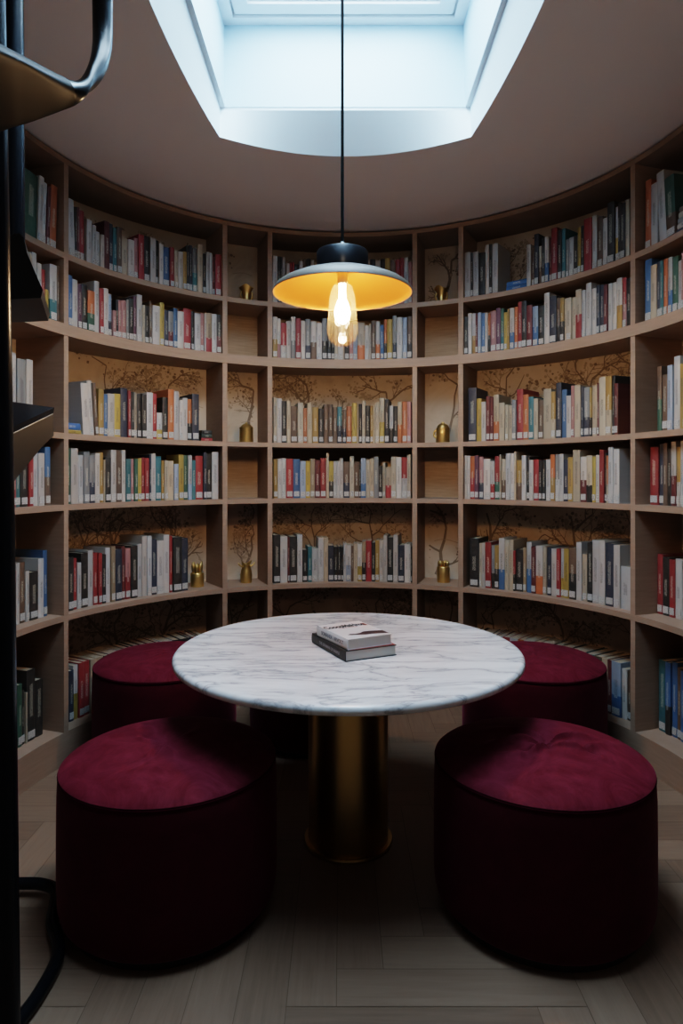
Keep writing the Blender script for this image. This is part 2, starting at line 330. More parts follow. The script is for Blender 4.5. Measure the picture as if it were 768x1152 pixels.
BOOKS={
'L1':'w,-11932,-11653,255 k,-11653,-11540,233,s d,-11540,-11426,238,s r,-11426,-11222,230 w,-11123,-10897,204 w,-10897,-10726,188,s w,-10726,-10546,167,s w,-10546,-10389,159,s d,-10389,-10164,229 n,-10164,-9985,228 t,-9985,-9838,215,s s,-9838,-9628,225 c,-9628,-9360,184 w,-9360,-9093,185 p,-9093,-8915,203,s r,-8915,-8670,227 k,-8670,-8415,230 w,-8415,-8183,228 k,-8183,-8044,224,s w,-8044,-7868,210,s b,-7868,-7571,204 r,-7571,-7395,209,s c,-7395,-7233,197,s w,-7233,-7033,197,s u,-7033,-6876,203,s k,-6876,-6746,238,s n,-6746,-6607,245,s g/t,-6607,-6412,235 c,-6412,-6199,258 k,-6199,-6051,214,s w,-6051,-5888,228,s w,-5888,-5773,227,s d,-5773,-5657,213,s r,-5657,-5401,226',
'L2':'b,-11941,-11745,228 w,-11745,-11503,217 v,-11503,-11335,204 k,-11335,-11109,208 o/e,-11109,-10802,189 w,-10802,-10591,243 r,-10591,-10411,216 w,-10411,-10196,223 l/n,-10196,-10030,202,s p,-10030,-9874,129,s k,-9874,-9762,186,s p,-9762,-9628,185,s p,-9628,-9427,190 g,-9427,-9329,199,s k,-9329,-9115,208 v,-9115,-8982,224,s w,-8982,-8750,237 c,-8750,-8635,190,s k,-8624,-8438,191,s s,-8438,-8332,219,s w,-8332,-8021,200 y,-8021,-7835,222 n,-7835,-7650,188,s g/d,-7650,-7441,187,s b,-7441,-7265,206,s w,-7265,-7001,196 r,-7001,-6677,217 k,-6677,-6538,208,s w,-6538,-6283,200 p,-6283,-6120,207,s w,-6120,-6051,208,s a/r,-6051,-5796,212 w,-5796,-5596,211,s k/d,-5596,-5378,211',
'L3':'w,-11290,-10974,233 w,-10974,-10771,249 s,-10771,-10627,241 u,-10627,-10389,219 b,-10389,-10232,198,s w,-10232,-9941,203 y,-9941,-9650,207 n,-9650,-9360,239 r,-9360,-9240,229,s k,-9240,-9106,224,s c,-9106,-8959,225,s k,-8959,-8782,217 k,-8782,-8578,220 w,-8578,-8299,231 r,-8299,-8114,229 w/y,-8114,-7882,135,s k,-7882,-7650,215 o,-7650,-7395,259 w,-7395,-7186,251 w,-7186,-7047,208,s w,-7047,-6839,221 o/k,-6839,-6644,217,s n,-6644,-6352,245',
'L4':'e,-11987,-11804,246 w,-11804,-11503,247 w,-11503,-11267,218 g,-11267,-11019,235 g/n,-11019,-10780,217 w,-10780,-10582,230 u,-10582,-10411,233 c,-10411,-10344,200,s k,-10344,-10097,211 w,-10097,-9874,248 s,-9874,-9628,248 w,-9628,-9450,249 t,-9450,-9240,208 p,-9240,-9102,208,s e,-9102,-8946,209,s y,-8946,-8795,212,s r,-8795,-8635,216,s r,-8635,-8462,214,s n,-8462,-8369,231,s w,-8369,-8174,237 t,-8174,-7928,224 u,-7928,-7812,203,s c,-7812,-7682,204,s c,-7682,-7404,202 l,-7404,-7219,187,s y,-7219,-7001,235 e,-7001,-6816,233 w/l,-6816,-6653,233,s t,-6653,-6491,208,s r,-6491,-6167,231 n,-6167,-6028,249,s k,-6028,-5796,242 w,-5796,-5517,253',
'L5':'k,-11755,-11502,238 r,-11502,-11338,231 w,-11338,-11170,208 k,-11170,-10870,249 w,-10870,-10650,257 r,-10650,-10465,243 r,-10465,-10312,240 k,-10312,-10136,231 w,-10136,-9939,260 a,-9939,-9764,265 n,-9764,-9480,248 d,-9480,-9327,259 p/r,-9327,-9109,247 k,-9109,-8825,258 w,-8825,-8628,263 w,-8628,-8428,300 w,-8428,-8245,300 n,-8245,-7995,280 w,-7995,-7721,272 w,-7721,-7480,300 r,-7480,-7357,292,s k,-7357,-6970,284 n,-6970,-6696,275',
'L6':'n,-11542,-11334,229 w/y,-11334,-11135,245 r,-11135,-10902,250 r,-10902,-10660,249 c,-10660,-10402,250 c,-10402,-10101,250,s s,-10101,-9843,250,s w,-9843,-9354,250,s c,-9354,-9114,250,s k,-9114,-8856,250,s k,-8856,-8685,250,s k,-8685,-8427,250,s d,-8427,-8170,250,s d,-8170,-7844,250,s w,-7844,-7689,250,s w,-7689,-7269,250,s k,-7269,-6968,250,s k,-6968,-6624,250,s n,-6624,-6495,250,s r,-6495,-6262,250,s k,-6262,-6150,250,s u,-6150,-5918,250,s',
'C1':'w,-3215,-3001,264,s k,-3001,-2892,261,s k,-2892,-2797,262,s w,-2797,-2675,262,s w,-2640,-2492,228,s r,-2492,-2392,235,s r,-2392,-2305,236,s k,-2305,-2087,226,s w,-2087,-1934,245,s s,-1934,-1782,258,s k,-1782,-1586,262,s w,-1586,-1455,255,s c,-1455,-1281,244,s r,-1281,-1085,251,s w,-1085,-889,263,s k,-889,-715,261,s c,-715,-541,259,s b,-541,-280,254,s w,-280,-112,260,s k,-112,105,266,s w,105,323,260,s d,323,540,265,s c,540,714,259,s w,714,931,261,s n,931,1149,263,s w,1149,1366,256,s k,1366,1561,263,s y,1561,1778,268,s s,1778,2017,255,s r,2017,2190,256,s r,2190,2372,263,s w,2372,2559,261,s p,2559,2710,236,s',
'C2':'w/u,-3215,-3014,232,s w/p,-3014,-2871,225,s r/w,-2871,-2631,201,s w,-2631,-2435,214,s w/g,-2435,-2239,239,s r,-2239,-2009,232 w,-2009,-1826,219,s g/n,-1826,-1595,231 w/s,-1595,-1347,218 w,-1347,-1116,210,s g/k,-1116,-889,237,s k,-889,-715,220,s k,-715,-584,215,s c,-584,-432,218,s w,-432,-210,216,s c,-210,-156,213,s k,-156,53,216,s p,53,214,213,s l,214,388,204,s c/o,388,705,215 w,705,888,197,s w,888,975,206,s s,975,1170,225,s w/o,1170,1357,219,s b,1357,1518,198,s o/k,1518,1648,229,s y,1648,1887,228 g/n,1887,2060,247,s w,2060,2312,237 l,2312,2494,235,s s/k,2494,2710,239',
'C3':'c,-3186,-3037,253,s w,-3037,-2837,248 k,-2837,-2621,235 c,-2621,-2447,236,s s,-2447,-2156,207 c,-2156,-1915,227 o,-1915,-1748,197,s c,-1748,-1532,228,s u,-1532,-1270,204 k,-1270,-1042,196,s s,-1042,-842,221,s s,-842,-647,221,s s,-647,-460,205,s t/n,-460,-269,208,s s/n,-237,-79,191,s o,-79,150,211,s y,150,378,230 c,378,453,224,s k,453,586,224,s c,586,731,243,s k,731,926,213,s u,926,1063,213,s c,1063,1146,213,s c,1146,1325,229,s c/y,1325,1540,256 k,1540,1747,247 w/k,1747,1913,211,s k,1913,2100,208,s c/o,2100,2286,232,s o,2286,2501,234 p,2501,2666,231,s',
'C4':'u,-3178,-2995,219,s w,-2995,-2829,222,s w,-2829,-2642,225,s r,-2642,-2339,222 b,-2339,-2048,220 l,-2048,-1811,209,s y,-1811,-1615,209,s a,-1615,-1416,223,s d,-1416,-1187,215,s r,-1187,-938,226 c,-938,-813,253,s y/k,-813,-626,209,s w,-626,-481,210,s w,-481,-368,210,s w,-368,-210,226,s s/n,-203,67,207 c,67,254,237,s s,254,461,207,s k,461,536,204,s l/b,536,752,226,s c,752,926,218,s c,926,1092,223,s g,1092,1291,234,s k,1291,1457,182,s c,1457,1582,201,s c/r,1582,1822,176,s c,1822,2037,233,s w,2037,2265,231 r/w,2265,2501,230 c,2501,2666,244,s',
'C5':'k,-3146,-2850,270 w,-2850,-2542,261 d,-2542,-2461,257,s k,-2461,-2141,259 w,-2141,-1921,269 k,-1921,-1700,183,s t,-1700,-1520,201,s w,-1520,-1260,190,s w,-1260,-1031,249 c,-1031,-839,249,s n,-839,-598,205,s k,-598,-438,197,s k,-438,-298,199,s k,-298,-206,197,s w,-199,-84,216,s w/l,-84,121,207,s s,121,232,204,s c,232,396,216,s w/y,396,580,213,s a/k,580,744,227,s r,744,982,233 k,982,1134,222,s u,1134,1310,236,s w,1310,1481,236,s w,1481,1637,264,s k,1637,1891,254 w,1891,2095,268 n,2095,2360,211 w,2360,2544,217,s w,2544,2626,216,s k,2626,2675,201,s',
'C6':'w,-3004,-2807,220,s c,-2807,-2648,220,s',
'R1':'w,4912,5180,251 k,5180,5287,242,s w,5287,5522,243 k,5522,5788,232 w,5788,5952,270,s k,5952,6083,269,s w,6083,6326,267 w,7538,7715,218,s s,7715,7840,202,s n,7840,8026,262 c/s,8026,8152,197,s k,8152,8291,232,s w/b,8291,8459,232,s d,8459,8552,222,s r,8552,8807,265 k,8807,8970,246 t,8970,9133,248 g,9133,9272,190,s w,9272,9481,192 k,9481,9658,192,s y,9658,9798,225,s k,9798,9923,227,s r,9923,10250,252 w,10250,10459,253 s,10459,10693,238 w,10693,10903,223 k,10903,11208,282 w/y,11208,11334,251,s k,11334,11442,262,s k,11442,11654,252 c,11654,11819,258',
'R2':'k,4903,5086,208,s w,5086,5241,223,s w/u,5241,5391,222,s d,5391,5484,218,s l,5484,5625,222,s b,5625,5788,217,s w,5788,5905,214,s o/k,5905,6008,209,s p,6008,6256,220 v,6256,6443,231,s e/t,6443,6583,225,s y,6583,6722,201,s u,6722,6816,216,s w/b,6816,7002,219,s o,7002,7142,221,s r,7142,7328,246 k,7328,7538,242 d,7538,7770,216 l/b,7770,8003,205 k,8003,8245,202 w,8245,8482,260 n,8482,8775,236 s/k,8775,8924,221,s u/k,8924,9086,217,s c,9086,9179,211,s c,9179,9398,209 c,9398,9584,206 c/r,9584,9830,236 w,9830,9993,227 w,9993,10226,255 w,10226,10436,222 n,10436,10590,231 n,10590,10749,229 d,10749,10903,223 w,10903,11090,222 w,11090,11255,221 w/u,11255,11489,234 r/p,11489,11654,229 k,11654,11866,220',
'R3':'n,5091,5437,291 y,5437,5648,231 w,5648,5835,212,s d,5835,5999,240,s d,5999,6139,233,s c/o,6139,6373,246 c,6373,6606,200 c,6606,6746,189,s c,6746,6923,185,s g,6923,7095,209,s r,7095,7366,264 o,7366,7598,233 t,7598,7817,219 c,7817,8003,208,s s,8003,8212,200 c,8212,8552,250 u/c,8552,8738,233 n,8738,8970,274 b,8970,9179,238 w,9179,9388,205 p,9388,9528,251,s c,9528,9784,251 n,9784,9900,240,s g/n,9900,10133,235 u/k,10133,10226,232,s c,10226,10436,238 d,10436,10529,248,s c,10529,10810,271 u/c,10810,11067,271 k,11067,11184,270,s d,11184,11348,232',
'R4':'w,4922,5039,236,s w,5039,5156,235,s o/r,5156,5353,232,s v,5353,5531,235,s p/n,5531,5718,228,s w,5718,6008,216 w/r,6008,6186,204,s r/e,6186,6396,230 c,6396,6475,238,s c/s,6475,6643,214,s w,6643,6839,243 w,6839,7002,243,s c,7002,7095,251,s u/s,7095,7328,207 w,7328,7515,230 k,7515,7640,223,s w,7640,7817,206,s r,7817,8026,208 k,8026,8166,205,s k,8166,8305,205,s w,8305,8505,207 o/u,8505,8691,231 g/w,8691,8868,231 w,8868,9040,233 n,9040,9249,205 u,9249,9458,215 c,9458,9761,249 w/d,9761,10031,216 c/k,10031,10273,221 y,10273,10422,215,s w,10422,10576,222,s r,10576,10763,244 k,10763,10824,231,s o/c,10824,10936,218,s w,10936,11137,255 w,11137,11395,246',
'R5':'k,5071,5459,264 c,5459,5574,239,s w,5574,5712,240,s r,5712,5966,247 g/k,5966,6104,231,s u/k,6104,6279,232,s w/b,6279,6517,272 c,6517,6678,265,s c,6678,6875,266 r/k,6875,6976,210,s k,6976,7274,220 a,7274,7411,231,s w/b,7411,7617,261 d,7617,7809,240 w/o,7809,8097,246 c,8097,8248,245,s n,8248,8431,241 w,8431,8650,238 r,8650,8818,240 w/y,8818,8955,242,s y,8955,9160,244 s/k,9160,9457,252 w,9457,9685,282 c,9685,9881,226 k,9881,10118,284 w,10118,10392,300 w,10392,10643,300 n,10643,10986,291 w,10986,11260,287 w,11260,11673,194',
'R6':'k,5188,5406,250,s k,5406,5880,250,s w,5880,6040,250,s d,6040,6163,250,s w,6163,6352,250,s r,6352,6654,250,s w,6654,6984,250,s o,6984,7200,250,s w,7200,7594,250,s c,7594,7829,250,s c,7829,8297,250,s k,8297,8624,250,s c,8624,8998,250,s k,8998,9651,250,s t,9651,10024,250,s s,10024,10350,250,s c,10350,10583,250,s d,10583,10751,250 l/b,10751,11143,250 w,11143,11349,228 s,11349,11517,225',
'A1':'e,-13919,-13318,272 w,-13318,-13095,281 w,-13095,-12915,267 d,-12915,-12763,260 o,-12763,-12453,277',
'A2':'w,-14243,-14084,251,s w,-14084,-13884,247,s w,-13884,-13670,250,s c,-13670,-13494,253,s w,-13494,-13283,261 w,-13283,-13095,225 r,-13095,-12922,207 y,-12922,-12763,129,s w/t,-12763,-12453,243 s,-12453,-12337,245,s',
'A3':'w,-14579,-14301,294 g,-14214,-13812,279 w,-13812,-13515,285',
'A4':'r,-14461,-14279,207,s t,-14279,-14041,214 k,-14041,-13706,209 r,-13706,-13494,210 w,-13494,-13213,230 w,-13213,-12935,219 b/s,-12935,-12694,246',
'A5':'r,-14043,-13866,219 w,-13866,-13707,249 s,-13707,-13445,249 w,-13445,-13280,208 k,-13280,-12908,200 w,-12908,-12667,251 b,-12667,-12479,282',
'A6':'r,-13901,-13700,243 e,-13700,-13492,255 k,-13492,-13354,223 c,-13354,-13286,210,s k,-13286,-12909,297 k,-12909,-12586,240',
'B1':'o,12435,12701,299 w,12701,12987,270 w,13107,13437,300 e/s,13437,13865,255',
'B2':'b,12435,12734,267 c,12734,12987,232 n,12987,13134,237 t,13134,13269,237 o,13269,13437,237 w/b,13437,13620,236 e,13620,13865,230 w,13865,14085,204 p,14085,14195,228 r,14195,14327,228',
'B3':'s/e,13014,13201,269 s,13201,13451,232 l,13451,13674,265 w,13674,13947,296 u,13947,14154,261 c,14154,14306,251',
'B4':'r,12426,12779,248 n,12779,12992,259 s,12992,13174,261 k,13174,13336,238 w/d,13336,13545,265 u/w,13545,13695,242 w,13695,13840,266 k,13840,13985,259',
'B5':'r,12252,12477,261 k,12477,12746,251 r,12746,12972,245 w,12972,13235,252 w,13235,13440,211',
'B6':'t,12317,12622,307 b/k,12622,12826,309 b,12826,13038,317 s,13038,13206,301 b,13206,13396,293 k,13396,13587,300',
}
# ------------------------------------------------------------------ camera (level, 23 mm on a 36 mm tall frame)
CAM = Vector((-.038, -2.392, 1.245))
cd = bpy.data.cameras.new('camera'); co = bpy.data.objects.new('camera', cd); COL.objects.link(co)
co.location = CAM; co.rotation_euler = (PI / 2, 0, 0)
cd.sensor_fit = 'VERTICAL'; cd.sensor_height = 36; cd.sensor_width = 24
cd.lens = 738 / 1152 * 36; cd.shift_y = -39.5 / 1152; cd.clip_start = .02
SC.camera = co

R = 1.308; DEP = .28
Z = {1: 2.214, 2: 1.906, 3: 1.435, 4: 1.125, 5: .647, 6: .141}
ZTOP0, ZTOP1, ZCEIL = 2.598, 2.622, 2.631
UP = [math.radians(a) for a in (-112, -69.98, -30.44, -19.33, 16.37, 27.64, 69.59, 112)]

# ------------------------------------------------------------------ setting
def rect_ring(mb, ra, za, rb, zb, mi=0):
    """ruled band between two rectangles (x0,x1,y0,y1)"""
    def c(r, z): return [(r[0], r[2], z), (r[1], r[2], z), (r[1], r[3], z), (r[0], r[3], z)]
    mb.add(c(ra, za) + c(rb, zb), [(k, (k + 1) % 4, 4 + (k + 1) % 4, 4 + k) for k in range(4)], mi)

# floor: herringbone of wide oak boards over a dark bed
fl = MB(); fl.box(-1.75, 1.75, -3.3, 1.75, -.06, -.004, 1)
W_, L_ = .118, .59
tones = [0.5] * 6; uvs = []
def plank(x0, x1, y0, y1, along_x):
    x0c, x1c, y0c, y1c = max(x0, -1.74), min(x1, 1.74), max(y0, -3.29), min(y1, 1.74)
    if x1c - x0c < .01 or y1c - y0c < .01: return
    g = .0007
    fl.add([(x0c + g, y0c + g, 0), (x1c - g, y0c + g, 0), (x1c - g, y1c - g, 0), (x0c + g, y1c - g, 0)], [(0, 1, 2, 3)], 0)
    tones.append(random.random()); uvs.append((along_x, random.uniform(0, 9), random.uniform(0, 9)))
for i in range(-40, 41):
    for j in range(-9, 10):
        ox = i * W_ + j * L_ ; oy = i * W_ - j * L_
        ox -= .05; oy += -.85
        plank(ox, ox + L_, oy, oy + W_, True)
        plank(ox - W_, ox, oy, oy + L_, False)
me = fl.mesh('floor')
at = me.attributes.new('tone', 'FLOAT', 'FACE')
for k, t in enumerate(tones): at.data[k].value = t
uvl = me.uv_layers.new(name='UVMap')
for p in me.polygons:
    if p.index >= 6:
        ax, a, b = uvs[p.index - 6]
        for li in p.loop_indices:
            v = me.vertices[me.loops[li].vertex_index].co
            uvl.data[li].uv = (v.x + a, v.y + b) if ax else (v.y + a, v.x + b)
struct(link('floor', me, [M['floor'], M['gap']]), 'light oak herringbone floor')

# walls
wb = MB(); wb.arc(R + DEP + .02, R + DEP + .08, 0, 2.75, math.radians(-112.5), math.radians(112.5), .04)
struct(wb.build('wall_back', M['wall'], None, 30), 'round wall behind the bookcase')
for nm, x0, x1 in (('wall_left', -1.81, -1.75), ('wall_right', 1.75, 1.81)):
    w = MB(); w.box(x0, x1, -3.3, 1.75, 0, 2.75); struct(w.build(nm, M['wall']))
w = MB(); w.box(-1.75, 1.75, -3.36, -3.30, 1.3, 2.75); struct(w.build('wall_light_block', M['wall']))  # unseen half wall, added to keep overhead sky light from leaking in

# ceiling with the bowed opening
HX0, HX1, HY0, HY1 = -.535, .490, -1.483, .283
def outline(n=24):
    pts = []
    for k in range(n):                     # back edge, left to right
        s = -1 + 2 * k / n; pts.append((-.0225 + .5125 * s, HY1 + .162 * (1 - s * s)))
    for k in range(n):                     # right edge, back to front
        s = 1 - 2 * k / n; pts.append((HX1 + .062 * (1 - s * s), -.6 + .883 * s))
    for k in range(n):                     # front edge
        s = 1 - 2 * k / n; pts.append((-.0225 + .5125 * s, HY0 - .162 * (1 - s * s)))
    for k in range(n):                     # left edge
        s = -1 + 2 * k / n; pts.append((HX0 - .063 * (1 - s * s), -.6 + .883 * s))
    return pts
OL = outline()
ce = MB(); no = len(OL)
ins = [(x, y, ZCEIL) for x, y in OL]
cx0, cy0 = -.0225, -.6
outs = []
for x, y in OL:
    dx, dy = x - cx0, y - cy0
    t = min((1.75 - cx0 * (1 if dx > 0 else -1)) / abs(dx) if abs(dx) > 1e-6 else 1e9,
            ((1.75 - cy0) if dy > 0 else (3.3 + cy0)) / abs(dy) if abs(dy) > 1e-6 else 1e9)
    outs.append((cx0 + dx * t, cy0 + dy * t, ZCEIL))
ce.add(ins + outs, [(k, no + k, no + (k + 1) % no, (k + 1) % no) for k in range(no)])
struct(ce.build('ceiling', M['plaster']), 'taupe plaster ceiling with bowed skylight opening')

# flared white reveal and shaft of the skylight
ap = MB()
ZR = ZCEIL + .118; RB = .30
def flat(k):
    n = no // 4; q, s = divmod(k, n)
    if q == 0: return (HX0 + (HX1 - HX0) * s / n, RB)
    if q == 1: return (HX1, RB + (-1.5 - RB) * s / n)
    if q == 2: return (HX1 + (HX0 - HX1) * s / n, -1.5)
    return (HX0, -1.5 + (RB + 1.5) * s / n)
tp = [(*flat(k), ZR) for k in range(no)]
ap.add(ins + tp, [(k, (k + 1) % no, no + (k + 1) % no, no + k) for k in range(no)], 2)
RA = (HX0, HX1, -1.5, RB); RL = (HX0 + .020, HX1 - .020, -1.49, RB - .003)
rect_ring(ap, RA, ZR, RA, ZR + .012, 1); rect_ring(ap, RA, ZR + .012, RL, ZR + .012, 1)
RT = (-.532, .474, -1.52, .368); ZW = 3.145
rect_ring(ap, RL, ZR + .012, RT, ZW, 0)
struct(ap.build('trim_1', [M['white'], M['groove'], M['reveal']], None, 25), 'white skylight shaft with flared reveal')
# roof window
wf = MB()
def ring(a, b, z0, z1):
    A = (RT[0] + a, RT[1] - a, RT[2] + a, RT[3] - a); B = (RT[0] + b, RT[1] - b, RT[2] + b, RT[3] - b)
    rect_ring(wf, A, z0, B, z0); rect_ring(wf, B, z0, B, z1); rect_ring(wf, A, z1, B, z1); rect_ring(wf, A, z0, A, z1)
ring(-.02, .045, ZW, ZW + .06); ring(.045, .055, ZW + .022, ZW + .06); ring(.055, .115, ZW + .008, ZW + .07); ring(.115, .128, ZW + .02, ZW + .07)
wf.box(RT[0] + .1, RT[1] - .1, -.165, -.105, ZW + .008, ZW + .07)
wo = struct(wf.build('window_1', M['frame']), 'white roof window at the top of the shaft')
pn = MB(); pn.box(RT[0] + .11, RT[1] - .11, RT[2] + .11, RT[3] - .11, ZW + .044, ZW + .050)
pn.build('pane', M['pane'], wo)

# ------------------------------------------------------------------ curved bookcase
bc = empty('bookcase')
tag(bc, 'tall curved taupe oak bookcase lining the round room wall', 'bookcase')
b = MB(); b.arc(R, R + DEP, 0, Z[6], UP[0], UP[-1]); b.build('plinth', M['wood'], bc, 30)
b = MB(); b.arc(R - .002, R + DEP, ZTOP0, ZTOP1, UP[0] - .01, UP[-1] + .01); b.build('top_board', M['wood'], bc, 30)
b = MB(); b.arc(R - .004, R + DEP, Z[2] - .05, Z[2], UP[0] - .01, UP[-1] + .01); o = b.build('middle_shelf', M['wood'], bc, 30); o['label'] = 'thick continuous middle shelf'
for t in UP:
    Mx = Matrix.Rotation(-t, 4, 'Z')
    for z0, z1 in ((Z[6], Z[2] - .05), (Z[2], ZTOP0)):
        b = MB(); b.box(-.0135, .0135, R, R + DEP, z0, z1, 0, Mx); b.build('upright', M['wood'], bc)
ha = .0135 / R
for a0, a1 in zip(UP, UP[1:]):
    for k in (1, 3, 4, 5):
        b = MB(); b.arc(R, R + DEP - .012, Z[k] - .026, Z[k], a0 + ha, a1 - ha); b.build('shelf', M['wood'], bc, 30)

# back panels with the tree mural drawn on them
RBK = R + DEP - .012
def back_panel(a0, a1, seed):
    rnd = random.Random(seed)
    mb = MB()
    bands = [(Z[6], Z[5], 1), (Z[5], Z[4], 1), (Z[4], Z[3], 0), (Z[3], Z[2], 1), (Z[2], Z[1], 0), (Z[1], ZTOP0, 1)]
    for z0, z1, kind in bands: mb.arc(RBK, RBK + .010, z0, z1, a0 + .005, a1 - .005, .03, kind)
    s0, s1 = a0 + .02, a1 - .02
    rr = RBK - .0012
    def P(s, z): return (rr * math.sin(s), rr * math.cos(s), z)
    def stroke(p, q, w0, w1, mi, lim):
        (s, z), (u, v) = p, q
        if not (lim[0] < z < lim[1] and lim[0] < v < lim[1] and s0 < s < s1 and s0 < u < s1): return
        dx, dz = (u - s) * rr, v - z; l = math.hypot(dx, dz) + 1e-9
        nx, nz = -dz / l / rr, dx / l
        mb.add([P(s - nx * w0, z - nz * w0), P(s + nx * w0, z + nz * w0), P(u + nx * w1, v + nz * w1), P(u - nx * w1, v - nz * w1)], [(0, 1, 2, 3)], mi)
    def leaf(s, z, w, mi, lim):
        if not (lim[0] + w < z < lim[1] - w and s0 + w < s < s1 - w): return
        n = 6; ph = rnd.random() * 6
        mb.add([P(s + w * rnd.uniform(.5, 1) * math.cos(ph + k * 2 * PI / n) / rr, z + .7 * w * math.sin(ph + k * 2 * PI / n)) for k in range(n)], [tuple(range(n))], mi)
    def branch(s, z, ang, ln, w, lim, depth):
        cs, cz = s, z; k = 5
        for i in range(k):
            a = ang + rnd.uniform(-.35, .35)
            ns, nz = cs + math.sin(a) * ln / k / rr, cz + math.cos(a) * ln / k
            stroke((cs, cz), (ns, nz), w * (1 - .6 * i / k), w * (1 - .6 * (i + 1) / k), 2, lim)
            cs, cz = ns, nz
            if depth and rnd.random() < .75:
                branch(cs, cz, a + rnd.choice((-1, 1)) * rnd.uniform(.4, 1.1), ln * rnd.uniform(.45, .7), w * .55, lim, depth - 1)
        if depth <= 1:
            for i in range(3 if depth else 4):
                leaf(cs + rnd.gauss(0, .022) / rr, cz + rnd.gauss(0, .016), rnd.uniform(.004, .013), rnd.choice((2, 3, 3, 3)), lim)
    for z0, z1, kind in bands:
        if kind == 0: continue
        lim = (z0 + .01, z1 - .034)
        span = (s1 - s0) * rr
        for k in range(max(1, int(span / .34))):
            s = s0 + (s1 - s0) * (k + rnd.uniform(.2, .8)) / max(1, int(span / .34))
            branch(s, z0 + .02, rnd.uniform(-.25, .25), (z1 - z0) * rnd.uniform(.6, .8), rnd.uniform(.006, .013), lim, 3)
        for k in range(max(1, int(span / .30))):      # rolling ground and distant bushes
            s = rnd.uniform(s0, s1); z = z0 + rnd.uniform(.05, .25)
            for i in range(12):
                stroke((s + i * .012, z + .012 * math.sin(i * .5)), (s + (i + 1) * .012, z + .012 * math.sin((i + 1) * .5)), .002, .002, 3, lim)
            c, h = rnd.uniform(s0, s1), z1 - .05 - rnd.uniform(0, .12)
            for i in range(26): leaf(c + rnd.gauss(0, .045) / rr, h + rnd.gauss(0, .025), rnd.uniform(.006, .016), rnd.choice((2, 3, 3)), lim)
    me = mb.mesh('back_panel')
    link('back_panel', me, [M['backwood'], M['paper'], M['ink'], M['ink2']], bc)
for k, (a0, a1) in enumerate(zip(UP, UP[1:])): back_panel(a0, a1, 40 + k)

# ------------------------------------------------------------------ books
def book_geo(w, d, h, c1, c2=None, split=.45, seed=0, sticker=True):
    """returns cover (verts, faces, colours, norm, metre), pages box, sticker box"""
    t = min(.0022, w * .16)
    out = [(0, d), (0, .003), (w * .22, .0006), (w * .5, 0), (w * .78, .0006), (w, .003), (w, d)]
    inn = [(w - t, d), (w - t, .004), (t, .004), (t, d)]
    prof = out + inn; n = len(prof)
    zs = [0, h * split, h] if c2 else [0, h]
    vs = [(x, y, z) for z in zs for x, y in prof]
    fs = []; cols = []; nrm = []
    rnd = random.Random(seed); ru, rv = rnd.uniform(0, 50), rnd.uniform(0, 50)
    met = []
    for lv in range(len(zs) - 1):
        for k in range(n):
            k2 = (k + 1) % n
            f = (lv * n + k, lv * n + k2, (lv + 1) * n + k2, (lv + 1) * n + k)
            fs.append(f); cols.append(c2 if (c2 and lv == 0) else c1)
            sp = 1 <= k <= 4
            nrm.append([(vs[i][0] / w, vs[i][2] / h) if sp else (-1, -1) for i in f])
            met.append([(vs[i][0] + ru, vs[i][2] + rv) for i in f])
    top = (len(zs) - 1) * n
    # end caps as three convex pieces: left board, spine, right board
    for base, fl_, cc in ((0, True, c2 or c1), (top, False, c1)):
        for q in ((0, 1, 9, 10), (5, 6, 7, 8), (1, 2, 3, 4, 5, 8, 9)):
            f = tuple(base + i for i in q)
            if fl_: f = tuple(reversed(f))
            fs.append(f); cols.append(cc); nrm.append([(-1, -1)] * len(f)); met.append([(vs[i][0] + ru, vs[i][1] + rv) for i in f])
    i_ = .003
    pg = (t * 1.02, w - t * 1.02, .0042, d - i_, i_, h - i_)
    sk = (w * .10, w * .90, -.0012, .0008, .010, .010 + min(.030, h * .13)) if sticker else None
    return vs, fs, cols, nrm, met, pg, sk

def set_cover_layers(me, cols, nrm, met):
    ca = me.attributes.new('Col', 'FLOAT_COLOR', 'CORNER')
    un = me.uv_layers.new(name='Norm'); 
    for p in me.polygons:
        for j, li in enumerate(p.loop_indices):
            ca.data[li].color = (*cols[p.index], 1)
    for p in me.polygons:
        for j, li in enumerate(p.loop_indices): un.data[li].uv = nrm[p.index][j]
    um = me.uv_layers.new(name='Metre')
    for p in me.polygons:
        for j, li in enumerate(p.loop_indices): um.data[li].uv = met[p.index][j]

def raw_mesh(name, vs, fs):
    me = bpy.data.meshes.new(name); me.from_pydata([tuple(v) for v in vs], [], fs); return me

def make_book(geo, mx, name='book'):
    vs, fs, cols, nrm, met, pg, sk = geo
    me = raw_mesh(name, vs, fs); set_cover_layers(me, cols, nrm, met)
    o = link(name, me, M['cover']); o.matrix_world = mx
    p = MB(); p.box(*pg); po = p.build('pages', M['pages'], o)
    if sk:
        s = MB(); s.box(*sk); so = s.build('spine_label', M['label'], o)
    return o

